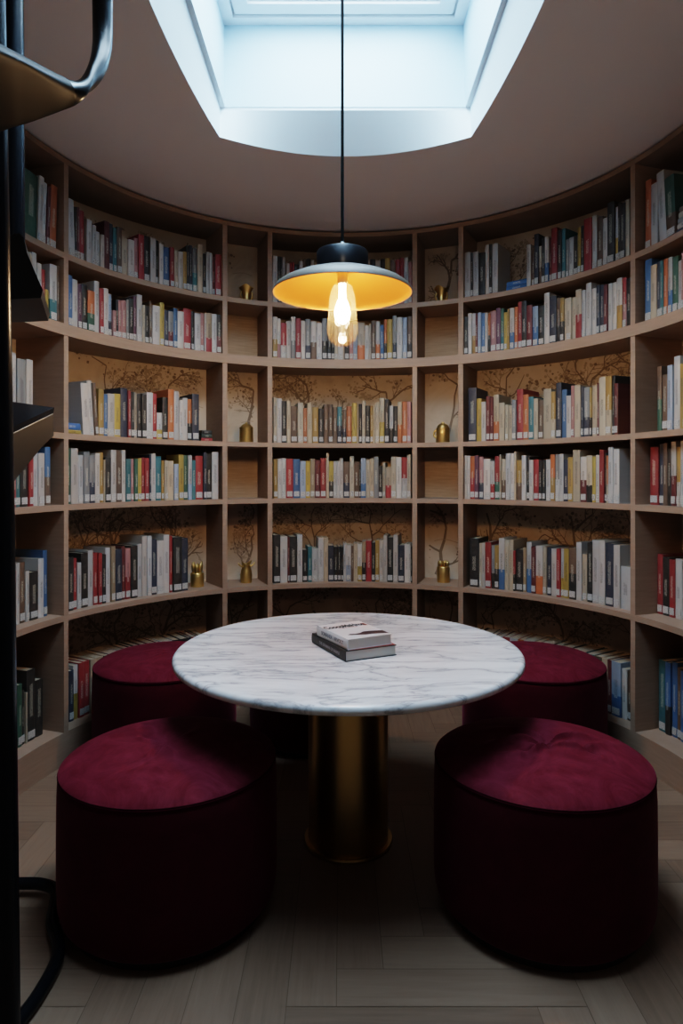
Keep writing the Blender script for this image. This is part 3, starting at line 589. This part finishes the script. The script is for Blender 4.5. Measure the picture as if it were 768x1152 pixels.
BOX_F = [(0, 2, 3, 1), (4, 5, 7, 6), (0, 1, 5, 4), (2, 6, 7, 3), (0, 4, 6, 2), (1, 3, 7, 5)]
class Bulk:
    def __init__(self): self.v = []; self.f = []; self.mi = []; self.c = []; self.n = []; self.m = []
    def add(self, geo, mx):
        vs, fs, cols, nrm, met, pg, sk = geo
        b = len(self.v); self.v += [mx @ Vector(p) for p in vs]
        self.f += [tuple(i + b for i in f) for f in fs]; self.mi += [0] * len(fs)
        self.c += cols; self.n += nrm; self.m += met
        for bx, mi in ((pg, 1), (sk, 2)):
            if not bx: continue
            x0, x1, y0, y1, z0, z1 = bx; b = len(self.v)
            self.v += [mx @ Vector((x, y, z)) for z in (z0, z1) for y in (y0, y1) for x in (x0, x1)]
            self.f += [tuple(i + b for i in f) for f in BOX_F]; self.mi += [mi] * 6
            self.c += [(.5, .5, .5)] * 6; self.n += [[(-1, -1)] * 4] * 6; self.m += [[(0, 0)] * 4] * 6
    def build(self, name):
        me = raw_mesh(name, self.v, self.f); set_cover_layers(me, self.c, self.n, self.m)
        for p, mi in zip(me.polygons, self.mi): p.material_index = mi
        return link(name, me, [M['cover'], M['pages'], M['label']])

BAY = {'L': 'left wide bay', 'C': 'middle bay', 'R': 'right wide bay', 'A': 'far left bay', 'B': 'far right bay'}
SHELF = {1: 'top shelf', 2: 'second shelf', 3: 'third shelf', 4: 'fourth shelf', 5: 'fifth shelf', 6: 'bottom shelf'}
ORD = ['', 'first', 'second', 'third', 'fourth', 'fifth', 'sixth', 'seventh', 'eighth', 'ninth', 'tenth', 'eleventh', 'twelfth', 'thirteenth', 'fourteenth', 'fifteenth', 'sixteenth']
LEAN = {('L3', 0): -4, ('L3', 1): -4, ('L3', 2): -4, ('B1', 2): -3.5, ('B1', 3): -3.5, ('L1', 0): -2, ('A1', 0): 2.5, ('A1', 1): 2.5, ('A1', 2): 2.5, ('A1', 3): 2.5, ('A1', 4): 2.5}
bulk = Bulk(); LABELS = set(); NIND = 0
for row, txt in BOOKS.items():
    k = int(row[1]); zs = Z[k]
    rs = R + SETB.get(row, SETB.get(row[1], .018))
    toks = [t.split(',') for t in txt.split()]
    names = []
    for t in toks:
        c = t[0].split('/')
        names.append(BNAME[c[0]] + (' and ' + BNAME[c[1]] if len(c) > 1 else ''))
    trip = [(names[i - 1] if i else '|', names[i], names[i + 1] if i + 1 < len(names) else '|') for i in range(len(names))]
    where = SHELF[k] + ' of ' + BAY[row[0]]
    for i, t in enumerate(toks):
        c = t[0].split('/'); t0, t1, h = int(t[1]) / 1e4, int(t[2]) / 1e4, int(t[3]) / 1e3
        rnd = random.Random(row + str(i))
        w = rs * (t1 - t0) * .965
        d = min(max(.115, h * rnd.uniform(.62, .72)), R + DEP - .02 - rs)
        def jit(col):
            g_ = rnd.uniform(.82, 1.14); t_ = rnd.uniform(-.05, .05)
            return (col[0] * g_ * (1 + t_), col[1] * g_, col[2] * g_ * (1 - t_))
        c1 = jit(BCOL[c[0]]); c2 = jit(BCOL[c[1]]) if len(c) > 1 else None
        tm = (t0 + t1) / 2
        back = rnd.uniform(0, .010)
        geo = book_geo(w, d, h, c1, c2, rnd.uniform(.35, .5), hash(row) % 97 * 100 + i if False else (ord(row[0]) * 7 + k) * 100 + i, rnd.random() < (.9 if c[0] not in 'wc' else .45))
        mx = Matrix.Rotation(-tm, 4, 'Z') @ Matrix.Translation((-w / 2, rs + back, zs + .0004))
        ln = LEAN.get((row, i))
        if ln:
            a = math.radians(ln)
            px = 0 if ln < 0 else w
            mx = mx @ Matrix.Translation((px, 0, 0)) @ Matrix.Rotation(a, 4, 'Y') @ Matrix.Translation((-px, 0, 0))
        if len(t) > 4:
            bulk.add(geo, mx); continue
        o = make_book(geo, mx); NIND += 1
        size = ('tall ' if h > .25 else 'small ' if h < .18 else '') + ('thick ' if w > .034 else 'thin ' if w < .019 else '')
        same = [j for j in range(len(names)) if names[j] == names[i]]
        A, B_, C_ = trip[i]
        if trip.count(trip[i]) == 1 and A != '|' and C_ != '|':
            if A == C_: lab = '%s%s book between two %s ones, %s' % (size, B_, A, where)
            else: lab = '%s%s book between %s and %s ones, %s' % (size, B_, A, C_, where)
        elif A == '|': lab = '%s%s book at the left end of the %s' % (size, B_, where)
        elif C_ == '|': lab = '%s%s book at the right end of the %s' % (size, B_, where)
        elif len(same) == 1: lab = 'the only %s book standing on the %s' % (B_, where)
        else:
            q = same.index(i) + 1
            lab = '%s%s book, %s %s one from the left, %s' % (size, B_, ORD[q], B_, where)
        if len(lab.split()) > 16: lab = lab.replace(' ones,', ',').replace(size, '')
        if lab in LABELS or len(lab.split()) > 16: print('LABEL?', lab)
        LABELS.add(lab)
        tag(o, lab, 'book', 'books on the ' + where)
bo = bulk.build('books')
tag(bo, 'thinner and half-hidden books filling the gaps along the curved shelves', 'books', None, 'stuff')

# books lying flat
def flat_book(theta, r0, z, ln, thick, depth, cc, label, group, turn=0, seed=1):
    """spine towards the room; ln along the shelf"""
    geo = book_geo(thick, depth, ln, cc, None, .5, seed, False)
    # local x(thickness)->up, y(depth)->radial, z(length)->along the shelf
    base = Matrix.Rotation(-theta + turn, 4, 'Z') @ Matrix.Translation((0, r0, z))
    mx = base @ Matrix(((0, 0, -1, ln / 2), (0, 1, 0, 0), (1, 0, 0, 0), (0, 0, 0, 1)))
    o = make_book(geo, mx); tag(o, label, 'book', group); return o
rs = R + .02
flat_book(-1.172, rs, Z[3] + .0004, .088, .018, .2, (.36, .25, .06), 'yellow book lying flat under a blue one, third shelf of left wide bay', 'books on the third shelf of left wide bay', 0, 3)
flat_book(-1.172, rs + .003, Z[3] + .0188, .086, .030, .19, (.05, .14, .33), 'blue book lying flat on a yellow one, third shelf of left wide bay', 'books on the third shelf of left wide bay', 0, 4)
flat_book(-.593, rs + .03, Z[3] + .0004, .062, .018, .12, (.30, .03, .04), 'small red book lying flat at right end, third shelf of left wide bay', 'books on the third shelf of left wide bay', 0, 5)
flat_book(-.593, rs + .031, Z[3] + .0188, .060, .020, .12, (.03, .05, .04), 'small dark book lying directly on the flat red one, left wide bay', 'books on the third shelf of left wide bay', 0, 6)
flat_book(-.593, rs + .03, Z[3] + .0392, .058, .020, .12, (.016, .015, .017), 'small black book topmost of a flat stack of three, left wide bay', 'books on the third shelf of left wide bay', 0, 7)
flat_book(.713, rs, Z[1] + .0004, .118, .026, .17, (.03, .13, .30), 'blue book lying flat under another, top shelf of right wide bay', 'books on the top shelf of right wide bay', 0, 8)
flat_book(.713, rs + .004, Z[1] + .0268, .118, .024, .17, (.035, .15, .34), 'blue book topmost of two lying flat, top shelf of right wide bay', 'books on the top shelf of right wide bay', 0, 9)
zz = Z[1] + .0004
for q, (cc, nm) in enumerate((((.03, .04, .07), 'navy book lowest'), ((.5, .45, .4), 'cream book second'), ((.3, .3, .3), 'grey book third'), ((.46, .4, .33), 'cream book fourth'), ((.2, .15, .13), 'brown book topmost'))):
    flat_book(1.435, rs + .002 * q, zz, .13 - .003 * q, .022, .18, cc, nm + ' in the flat stack on top shelf of far right bay', 'books on the top shelf of far right bay', 0, 20 + q); zz += .0224
# ------------------------------------------------------------------ gold vessels in the niches
def vessel(theta, r, z, kind, label):
    t = empty('gold_vessel', (r * math.sin(theta), r * math.cos(theta), z), -theta)
    tag(t, label, 'ornament', 'gold ornaments on the shelves')
    n = 40
    def body(prof, rim=None):
        mb = MB(); mb.lathe(prof, n)
        return mb
    if kind == 'flared':
        prof = [(0, 0), (.024, 0), (.026, .008), (.022, .03), (.021, .05), (.027, .075), (.040, .096), (.042, .100), (.038, .098), (.024, .074), (.016, .05), (0, .045)]
        mb = MB(); mb.lathe(prof, n)
        mb.v = [(x, y, zz + (.008 * math.sin(3 * math.atan2(y, x) + 1) if zz > .09 else 0)) for x, y, zz in mb.v]
        mb.build('bowl', M['gold'], t, 50)
        for sx in (-1, 1):
            h = MB(); h.tube(spline([(sx * .026, 0, .03), (sx * .034, -.006, .05), (sx * .030, -.004, .074)]), [.004] * 17, 10)
            h.build('petal', M['gold'], t, 60)
    elif kind == 'dome':
        prof = [(0, 0), (.036, 0), (.038, .006), (.037, .06), (.038, .084), (.033, .090), (.032, .094), (.026, .104), (.014, .111), (0, .113)]
        body(prof).build('body', M['gold'], t, 40)
        h = MB(); h.tube(spline([(-.034, -.012, .03), (-.047, -.014, .045), (-.045, -.014, .066), (-.033, -.012, .074)]), .006, 10); h.build('handle', M['gold'], t, 60)
        k = MB(); k.lathe([(0, .108), (.008, .110), (.010, .116), (.006, .121), (0, .122)], 20); k.build('knob', M['gold'], t, 60)
    elif kind == 'lidded':
        prof = [(0, 0), (.036, 0), (.038, .005), (.038, .08), (.040, .086), (.036, .091), (.024, .103), (.010, .110), (0, .111)]
        body(prof).build('body', M['gold'], t, 40)
        k = MB(); k.lathe([(0, .108), (.006, .110), (.008, .115), (0, .119)], 20); k.build('knob', M['gold'], t, 60)
    elif kind == 'jug':
        prof = [(0, 0), (.030, 0), (.032, .006), (.033, .04), (.029, .07), (.022, .090), (.026, .108), (.030, .114), (.026, .110), (.018, .09), (0, .085)]
        mb = MB(); mb.lathe(prof, n)
        mb.v = [(x, y, zz + (.010 * abs(math.sin(math.atan2(y, x))) * 0 + .009 * math.cos(2 * math.atan2(y, x)) if zz > .1 else 0)) for x, y, zz in mb.v]
        mb.build('body', M['gold'], t, 50)
        for sx in (-1, 1):
            h = MB(); h.tube(spline([(sx * .020, -.004, .088), (sx * .036, -.006, .098), (sx * .048, -.004, .112)]), [.005] * 15 + [.003] * 2, 10); h.build('spout', M['gold'], t, 60)
    else:   # crown: a pot with clustered buds on top
        hh = .088 if kind == 'buds' else .075
        prof = [(0, 0), (.034, 0), (.036, .004), (.036, hh - .006), (.033, hh), (.014, hh + .003), (0, hh + .003)]
        body(prof).build('pot', M['gold'], t, 40)
        rnd = random.Random(int(theta * 1000))
        for q in range(7):
            a = q * 2 * PI / 6; rr = .021 if q < 6 else 0
            tall = (.036 if kind == 'buds' else .062) * rnd.uniform(.75, 1.05)
            x, y = rr * math.cos(a), rr * math.sin(a)
            s = MB(); s.tube([(x * .8, y * .8, hh - .006), (x * 1.0, y * 1.0, hh + tall * .35), (x * 1.12, y * 1.12, hh + tall * .7), (x * 1.2, y * 1.2, hh + tall)], [.008, .011, .010, .003], 12)
            s.build('bud', M['gold'], t, 70)
for th, r, k, kind, lab in (
    (-.4139, R + .12, 1, 'flared', 'flared gold cup in the left niche, top shelf'),
    (.3800, R + .12, 1, 'flared', 'flared gold cup in the right niche, top shelf'),
    (-.4139, R + .12, 3, 'lidded', 'round-topped gold jar in the left niche, third shelf'),
    (.3847, R + .12, 3, 'dome', 'domed gold jar with side handle, right niche third shelf'),
    (-.4105, R + .14, 5, 'jug', 'gold jug with two spouts, left niche fifth shelf'),
    (.3835, R + .14, 5, 'buds', 'gold pot topped with buds, right niche fifth shelf'),
    (-.6064, R + .14, 5, 'crown', 'tall crown-topped gold pot beside books on left wide bay'),
    (1.168, R + .11, 3, 'crown', 'gold pot half hidden behind maroon book, right wide bay')):
    vessel(th, r, Z[k], kind, lab)

# ------------------------------------------------------------------ poufs
def pouf(x, y, label, rad=.31, tuft=0, seed=0):
    t = empty('pouf', (x, y, 0)); tag(t, label, 'pouf', 'burgundy velvet poufs around the table')
    b = MB(); b.lathe([(0, .0), (rad - .035, 0), (rad - .035, .03), (0, .03)], 64); b.build('base', M['dark'], t, 30)
    b = MB()
    b.lathe([(0, .022), (rad - .05, .022), (rad - .022, .026), (rad - .008, .040), (rad - .002, .065), (rad, .12), (rad, .25), (rad - .001, .36), (rad - .003, .400), (rad - .008, .414), (rad - .014, .420), (0, .420)], 96)
    b.build('side_cover', M['velvet_shaded'], t, 40)
    # cushion top
    nr, na = 52, 160
    vs = [(0, 0, 0)]; fs = []
    rnd = random.Random(seed); ph = [rnd.uniform(0, 6.28) for _ in range(8)]
    ox, oy = (.02, .0) if tuft == 1 else (rnd.uniform(-.04, .04), rnd.uniform(-.03, .03))
    def hgt(px, py):
        q = math.hypot(px, py) / rad
        z = .414 + .054 * max(0, 1 - q ** 3.2) ** .62
        dx, dy = px - ox, py - oy; rr = math.hypot(dx, dy); an = math.atan2(dy, dx)
        if tuft:
            z -= tuft * .011 * math.exp(-(rr / .035) ** 2)
            fold = sum(wt * math.exp(-((1 - math.cos(an - a0 - bend * rr)) / wd)) * math.exp(-((rr - .085) / .075) ** 2) for a0, wd, wt, bend in
                       ((ph[0], .006, 1, 2), (ph[0] + .7, .010, -.7, 3), (ph[0] + 1.5, .005, 1, -4), (ph[0] + 2.6, .008, .9, 5), (ph[0] + 3.3, .006, -.7, -2), (ph[0] + 4.1, .006, 1, -3), (ph[0] + 5.2, .009, .8, 4)))
            z += tuft * .020 * fold + tuft * .003 * math.exp(-(rr / .12) ** 2) * math.sin(60 * dx + 35 * dy + ph[2])
        z += .0022 * math.sin(px * 19 + ph[3]) * math.sin(py * 23 + ph[4]) * (1 - q ** 2)
        return z
    for i in range(1, nr + 1):
        q = (i / nr) ** .85 * (rad - .004)
        for k in range(na):
            a = 2 * PI * k / na; vs.append((q * math.cos(a), q * math.sin(a), 0))
    vs = [(px, py, hgt(px, py)) for px, py, _ in vs]
    for k in range(na):
        k2 = (k + 1) % na
        fs.append((0, 1 + k, 1 + k2))
        for i in range(nr - 1): fs.append((1 + i * na + k, 1 + (i + 1) * na + k, 1 + (i + 1) * na + k2, 1 + i * na + k2))
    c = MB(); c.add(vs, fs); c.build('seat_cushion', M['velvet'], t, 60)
    p = MB(); p.tube([((rad - .0055) * math.cos(2 * PI * k / 96), (rad - .0055) * math.sin(2 * PI * k / 96), .4155) for k in range(97)], .0032, 8, caps=False)
    p.build('piping', M['pipe'], t, 60)
    return t
def W(X, d): return X + CAM.x, d + CAM.y
for (X, d, lab, tf, sd) in (
    (-.5016, 1.929, 'burgundy velvet pouf at the front left, nearest the steel stair', .35, 3),
    (.583, 1.922, 'burgundy velvet pouf at the front right with a creased tufted top', 1.0, 11),
    (-.784, 2.93, 'burgundy velvet pouf behind the table by the left wide bay', .2, 5),
    (-.13, 3.17, 'burgundy velvet pouf almost hidden behind the table pedestal', .2, 9),
    (.854, 2.93, 'burgundy velvet pouf behind the table by the right wide bay', .2, 8)):
    pouf(*W(X, d), lab, tuft=tf, seed=sd)

# ------------------------------------------------------------------ table
tx, ty = W(.023, 2.257)
tb = empty('table', (tx, ty, 0)); tag(tb, 'round white marble pedestal table in the middle of the room', 'table')
RT_, ZT = .5875, .660
pr = [(0, ZT - .032), (RT_ - .05, ZT - .032), (RT_ - .014, ZT - .030)]
for k in range(9):
    a = -PI / 2 + PI * k / 8
    pr.append((RT_ - .014 + .014 * math.cos(a), ZT - .0145 + .0145 * math.sin(a)))
pr += [(RT_ - .03, ZT), (0, ZT)]
b = MB(); b.lathe(pr, 128); b.build('tabletop', M['marble'], tb, 35)
b = MB(); b.lathe([(0, .012), (.137, .012), (.137, ZT - .032), (0, ZT - .032)], 96); b.build('pedestal', M['brass'], tb, 30)
b = MB(); b.lathe([(0, 0), (.150, 0), (.152, .006), (.150, .012), (0, .012)], 96); b.build('base_ring', M['brass'], tb, 30)

# two books on the table
def table_book(bx, by, z, ang, thick, depth, ln, col, label, seed):
    a = math.radians(ang)
    y_ = Vector((math.cos(a), math.sin(a), 0)); z_ = Vector((-math.sin(a), math.cos(a), 0)); x_ = Vector((0, 0, 1))
    mx = Matrix.Identity(4)
    for i in range(3): mx[i][0], mx[i][1], mx[i][2] = x_[i], y_[i], z_[i]
    mx[0][3], mx[1][3], mx[2][3] = bx, by, z
    geo = list(book_geo(thick, depth, ln, col, None, .5, seed, False))
    geo[3] = [[(-1, -1)] * len(q) for q in geo[3]]; geo[6] = None
    o = make_book(tuple(geo), mx)
    for ch in o.children:
        if ch.name.startswith('pages'): ch.data.materials[0] = M['clean_pages']
        else: bpy.data.objects.remove(ch)
    tag(o, label, 'book', 'two books on the marble table'); return o
BL = W(.0107, 2.07); BU = W(.018, 2.081)
b1 = table_book(BL[0], BL[1], ZT + .0004, 25.5, .034, .188, .270, (.02, .018, .018), 'black hardback lying under the white book on the marble table', 71)
b2 = table_book(BU[0], BU[1], ZT + .0346, 28, .034, .168, .222, (.70, .69, .69), 'white book topmost of the pair on the marble table', 72)
def glyphs(body, size, m_, parent, mx, name='lettering'):
    cu = bpy.data.curves.new('lettering', 'FONT'); cu.body = body; cu.size = size; cu.align_x = 'CENTER'; cu.align_y = 'CENTER'; cu.extrude = .0002; cu.offset = size * .035
    tmp = bpy.data.objects.new('lettering_source', cu); COL.objects.link(tmp)
    bpy.context.view_layer.update()
    me = bpy.data.meshes.new_from_object(tmp.evaluated_get(bpy.context.evaluated_depsgraph_get()))
    bpy.data.objects.remove(tmp); bpy.data.curves.remove(cu)
    o = link(name, me, m_, parent); o.matrix_local = mx; return o
def onface(org, ex, ey):
    ex, ey = Vector(ex), Vector(ey); ez = ex.cross(ey); mx = Matrix.Identity(4)
    for i in range(3): mx[i][0], mx[i][1], mx[i][2], mx[i][3] = ex[i], ey[i], ez[i], org[i]
    return mx
# cover faces local +x; reading direction local +y, up the page local +z
glyphs('CooopMaHron', .025, M['print_black'], b2, onface((.0342, .082, .170), (0, 1, 0), (0, 0, 1)) @ Matrix.Diagonal((1, 1.9, 1, 1)))
q = MB(); q.box(.034, .0343, .151, .163, .150, .182); q.box(.034, .0343, .05, .12, .146, .149); q.build('cover_mark', M['print_red'], b2)
sil = MB(); pts = [(.03, .052), (.045, .062), (.06, .054), (.08, .058), (.10, .072), (.125, .070), (.15, .062), (.166, .060), (.166, .012), (.14, .022), (.11, .030), (.085, .030), (.06, .040), (.04, .044)]
sil.add([(.0343, y, z) for y, z in pts], [tuple(range(len(pts)))]); sil.build('cover_picture', M['print_brown'], b2)
glyphs('SOMANEA  ARVOLT', .0175, M['print_grey'], b2, onface((.017, -.0006, .105), (0, 0, -1), (1, 0, 0)))
glyphs('THE GRAMMAR OF MARBLE', .013, M['print_grey'], b1, onface((.017, -.0006, .12), (0, 0, -1), (1, 0, 0)))
q = MB(); q.box(.0335, .0343, .02, .187, .004, .05); q.build('cover_band', M['print_red'], b1)

# ------------------------------------------------------------------ pendant lamp
px, py = W(0.0, 2.26); px += .003
pd = empty('pendant_lamp', (px, py, 1.877)); tag(pd, 'black and gold pendant lamp with a glowing clear bulb above table', 'pendant lamp')
def zl(z): return z - 1.877
b = MB(); b.lathe([(.088, zl(1.951)), (.13, zl(1.942)), (.18, zl(1.924)), (.212, zl(1.909)), (.230, zl(1.896)), (.2385, zl(1.884)), (.2405, zl(1.877)), (.2385, zl(1.8755)), (.2365, zl(1.877))], 128); b.build('shade', M['shade_out'], pd, 50)
b = MB(); b.lathe([(.2365, zl(1.877)), (.2345, zl(1.884)), (.226, zl(1.893)), (.208, zl(1.906)), (.178, zl(1.920)), (.13, zl(1.938)), (.08, zl(1.947)), (.03, zl(1.950)), (0, zl(1.950))], 128); b.build('shade_lining', M['shade_in'], pd, 50)
b = MB(); b.lathe([(.088, zl(1.950)), (.089, zl(1.953)), (.089, zl(2.014)), (.086, zl(2.020)), (.02, zl(2.0225)), (0, zl(2.0225))], 96); b.build('cap', M['cap'], pd, 40)
b = MB(); b.lathe([(0, zl(2.022)), (.016, zl(2.022)), (.016, zl(2.030)), (.010, zl(2.040)), (.009, zl(2.052)), (.004, zl(2.056)), (0, zl(2.056))], 32); b.build('cord_grip', M['chrome'], pd, 40)
b = MB(); b.tube([(0, 0, zl(2.05)), (0, 0, zl(3.152))], .0055, 12); b.build('cord', M['cord'], pd, 40)
b = MB(); b.lathe([(0, zl(1.949)), (.018, zl(1.949)), (.018, zl(1.915)), (.014, zl(1.908)), (0, zl(1.908))], 32); b.build('socket', M['chrome'], pd, 40)
b = MB(); b.lathe([(.020, zl(1.912)), (.034, zl(1.900)), (.043, zl(1.870)), (.048, zl(1.82)), (.0535, zl(1.765)), (.053, zl(1.742)), (.044, zl(1.715)), (.026, zl(1.700)), (.010, zl(1.696)), (0, zl(1.6955))], 64)
g = b.build('bulb', M['bulb'], pd, 60)
b = MB(); b.lathe([(0, zl(1.908)), (.011, zl(1.906)), (.011, zl(1.885)), (.012, zl(1.860)), (.022, zl(1.835)), (.027, zl(1.812)), (.024, zl(1.790)), (.012, zl(1.775)), (0, zl(1.772))], 32); b.build('glow_blob', M['glow_blob'], g, 60)  # filament and its glare shaped as one glowing teardrop
b = MB(); b.lathe([(0, zl(1.772)), (.004, zl(1.770)), (.004, zl(1.735)), (.012, zl(1.725)), (.008, zl(1.716)), (0, zl(1.714))], 20); b.build('glass_stem', M['bulb'], g, 60)

# ------------------------------------------------------------------ steel stair on the left
def V(x, y, d):   # metres from the eye to the place where that stair piece stands
    return Vector((CAM.x + (x - 384) / 738 * d, CAM.y + d, CAM.z + (536.5 - y) / 738 * d))
st = empty('stair', (-.52, -1.49, 0)); tag(st, 'black tubular steel stair with folded treads at the left edge', 'stair')
def part(mb, name, m_, ang=40):
    o = mb.build(name, m_, st, ang); o.matrix_parent_inverse = st.matrix_world.inverted(); o.location = (0, 0, 0)
    o.data.transform(Matrix.Translation((.52, 1.49, 0))); o.matrix_parent_inverse = Matrix.Identity(4); return o
# near mast
b = MB(); b.tube([(-.5045, -1.49, 0), (-.508, -1.49, .5), (-.5155, -1.49, 1.17), (-.525, -1.49, 1.717), (-.541, -1.49, 2.632)], .026, 24); part(b, 'mast', M['steel'])
# baluster behind it
p0, p1 = V(13, -260, 1.55), V(16, 285, 1.55)
b = MB(); b.tube([p0, p1], .0235, 20); part(b, 'baluster', M['steel'])
# handrail: a tube that drops from above, bends and flattens into a blade towards the eye
stn = [((104, -260), (126, -260), 1.05, .0155), ((104, -40), (126, -40), 1.05, .0155), ((104.5, 20), (126, 20), 1.045, .0155), ((104.5, 50), (125, 51), 1.03, .0155), ((101, 71), (119, 77), 1.0, .0155), ((94, 84), (106, 98), .97, .0155),
       ((85, 91), (88, 112), .93, .0145), ((70, 87), (68, 119), .88, .0125), ((45, 75), (44, 127), .80, .011), ((20, 62), (20, 135), .73, .010), ((0, 52), (0, 141), .68, .010), ((-60, 22), (-60, 165), .56, .009)]
ins_ = spline([V(i[0], i[1], d) for i, o_, d, t in stn], 6); outs_ = spline([V(o_[0], o_[1], d * (1 if t > .0152 else 1 + ((536.5 - i[1]) / (536.5 - o_[1]) - 1) * min(1, (.0156 - t) / .004))) for i, o_, d, t in stn], 6); ths = spline([(t, 0, 0) for i, o_, d, t in stn], 6)
mb = MB(); n = 24; vs = []
cen = [(p + q) / 2 for p, q in zip(ins_, outs_)]
for j, (p, q, t) in enumerate(zip(ins_, outs_, ths)):
    c_ = cen[j]; u = (q - p) / 2
    tg = cen[min(j + 1, len(cen) - 1)] - cen[max(j - 1, 0)]
    nv = tg.cross(u).normalized()
    e = 1.0 if t.x > .0152 else max(.22, (t.x - .009) / .0062)
    sp = lambda a: math.copysign(abs(a) ** e, a)
    vs += [c_ + u * sp(math.cos(2 * PI * k / n)) + nv * (t.x * sp(math.sin(2 * PI * k / n))) for k in range(n)]
fs = [(i * n + k, i * n + (k + 1) % n, (i + 1) * n + (k + 1) % n, (i + 1) * n + k) for i in range(len(ins_) - 1) for k in range(n)]
fs += [tuple(range(n)), tuple((len(ins_) - 1) * n + k for k in range(n))]
mb.add(vs, fs, 0); nb = int(len(ins_) * .60)
mb.mi = [1 if (k // n) >= nb else 0 for k in range(len(mb.f))]; mb.mi[-1] = 1; mb.mi[-2] = 0
part(mb, 'handrail', [M['steel'], M['blade']], 60)
# plate under the handrail
def prism(front, back):
    n = len(front); mb = MB()
    mb.add(list(front) + list(back), [tuple(range(n)), tuple(range(2 * n - 1, n - 1, -1))] + [(k, (k + 1) % n, n + (k + 1) % n, n + k) for k in range(n)])
    return mb
# upper folded tread
out = [(-20, 268), (8, 265), (22, 262), (27, 268), (30, 284), (40, 308), (48, 326), (46, 335), (8, 337), (-20, 337)]
fr = [V(x, y, 1.42) for x, y in out]
bk = [p + Vector((-.10, .26, .012)) for p in fr]
b = prism(fr, bk); part(b, 'tread', M['tread'], 30)
# lower folded tread: plate, turned-down flange and a thin rod painting the fold's highlight
P1, P2, P3 = V(-20, 454, 1.30), V(60, 465.5, 1.22), V(-20, 505, .95)
th = Vector((0, .004, .012))
b = prism([P1, P2, P3], [P1 + th, P2 + th, P3 + th]); part(b, 'tread', M['steel'], 30)
F = [P2, V(60.5, 490, 1.225), V(47, 503, 1.16), V(13, 545, 1.02), V(-20, 575, .95), P3]
b = prism(F, [p + Vector((-.006, .006, 0)) for p in F]); part(b, 'tread_flange', M['tread'], 30)
b = MB(); b.tube([P2 + Vector((0, -.001, 0)), (P2 + P3) / 2 + Vector((0, -.001, 0)), P3 + Vector((0, -.001, 0))], .0010, 8); part(b, 'fold_glint', M['edge'])
# foot loop on the floor
fp = [(-1.30, -.45, .034), (-1.0, -.438, .034), (-.92, -.444, .034), (-.872, -.475, .034), (-.852, -.53, .030), (-.828, -.60, .026), (-.788, -.66, .022), (-.760, -.73, .019), (-.756, -.842, .0185), (-.767, -.92, .0185), (-.785, -1.0, .0185), (-.80, -1.3, .0185)]
b = MB(); b.tube(spline(fp, 6), .0165, 16); part(b, 'foot_loop', M['steel'], 60)
for q in ((-1.25, -.45), (-.799, -1.26)):
    b = MB(); b.lathe([(0, 0), (.014, 0), (.014, .004), (0, .004)], 16, 0, q); part(b, 'foot_pad', M['dark'])

# ------------------------------------------------------------------ light
def area(name, loc, rot, sx, sy, power, col):
    ld = bpy.data.lights.new(name, 'AREA'); ld.shape = 'RECTANGLE'; ld.size = sx; ld.size_y = sy; ld.energy = power; ld.color = col
    lo = bpy.data.objects.new(name, ld); COL.objects.link(lo); lo.location = loc; lo.rotation_euler = rot; return lo
area('sky_over_window', (-.03, -.576, 3.30), (0, 0, 0), 1.0, 1.85, SKY_W, (.66, .85, 1.0))
sl = bpy.data.lights.new('fill_spot', 'SPOT'); sl.energy = SPOT_W; sl.color = (1.0, .80, .62); sl.spot_size = math.radians(64); sl.spot_blend = 1.0; sl.shadow_soft_size = .12  # added warm fill for the upper shelves, no visible fitting
so = bpy.data.objects.new('fill_spot', sl); COL.objects.link(so); so.location = (.1, -3.0, 2.45)
so.rotation_euler = (Vector((0, 1.3, 2.35)) - so.location).to_track_quat('-Z', 'Y').to_euler()
w = bpy.data.worlds.new('world'); SC.world = w; w.use_nodes = True
nt = w.node_tree; bg = nt.nodes['Background']     # dim surroundings low down, bright overcast sky overhead
tc = nt.nodes.new('ShaderNodeTexCoord'); sz = nt.nodes.new('ShaderNodeSeparateXYZ'); nt.links.new(tc.outputs['Generated'], sz.inputs[0])
rm = nt.nodes.new('ShaderNodeMapRange'); rm.interpolation_type = 'SMOOTHSTEP'; rm.inputs['From Min'].default_value = .42; rm.inputs['From Max'].default_value = .50
rm.inputs['To Min'].default_value = WORLD_S; rm.inputs['To Max'].default_value = SKY_S
nt.links.new(sz.outputs['Z'], rm.inputs['Value']); nt.links.new(rm.outputs[0], bg.inputs[1])
mxw = nt.nodes.new('ShaderNodeMix'); mxw.data_type = 'RGBA'; mxw.inputs[6].default_value = WORLD_C; mxw.inputs[7].default_value = (.66, .85, 1.0, 1)
gt = nt.nodes.new('ShaderNodeMath'); gt.operation = 'GREATER_THAN'; gt.inputs[1].default_value = .42
nt.links.new(sz.outputs['Z'], gt.inputs[0]); nt.links.new(gt.outputs[0], mxw.inputs[0]); nt.links.new(mxw.outputs[2], bg.inputs[0])
SC.view_settings.view_transform = 'Filmic'
SC.view_settings.look = LOOK
SC.view_settings.exposure = EXPO
print('individual books', NIND)
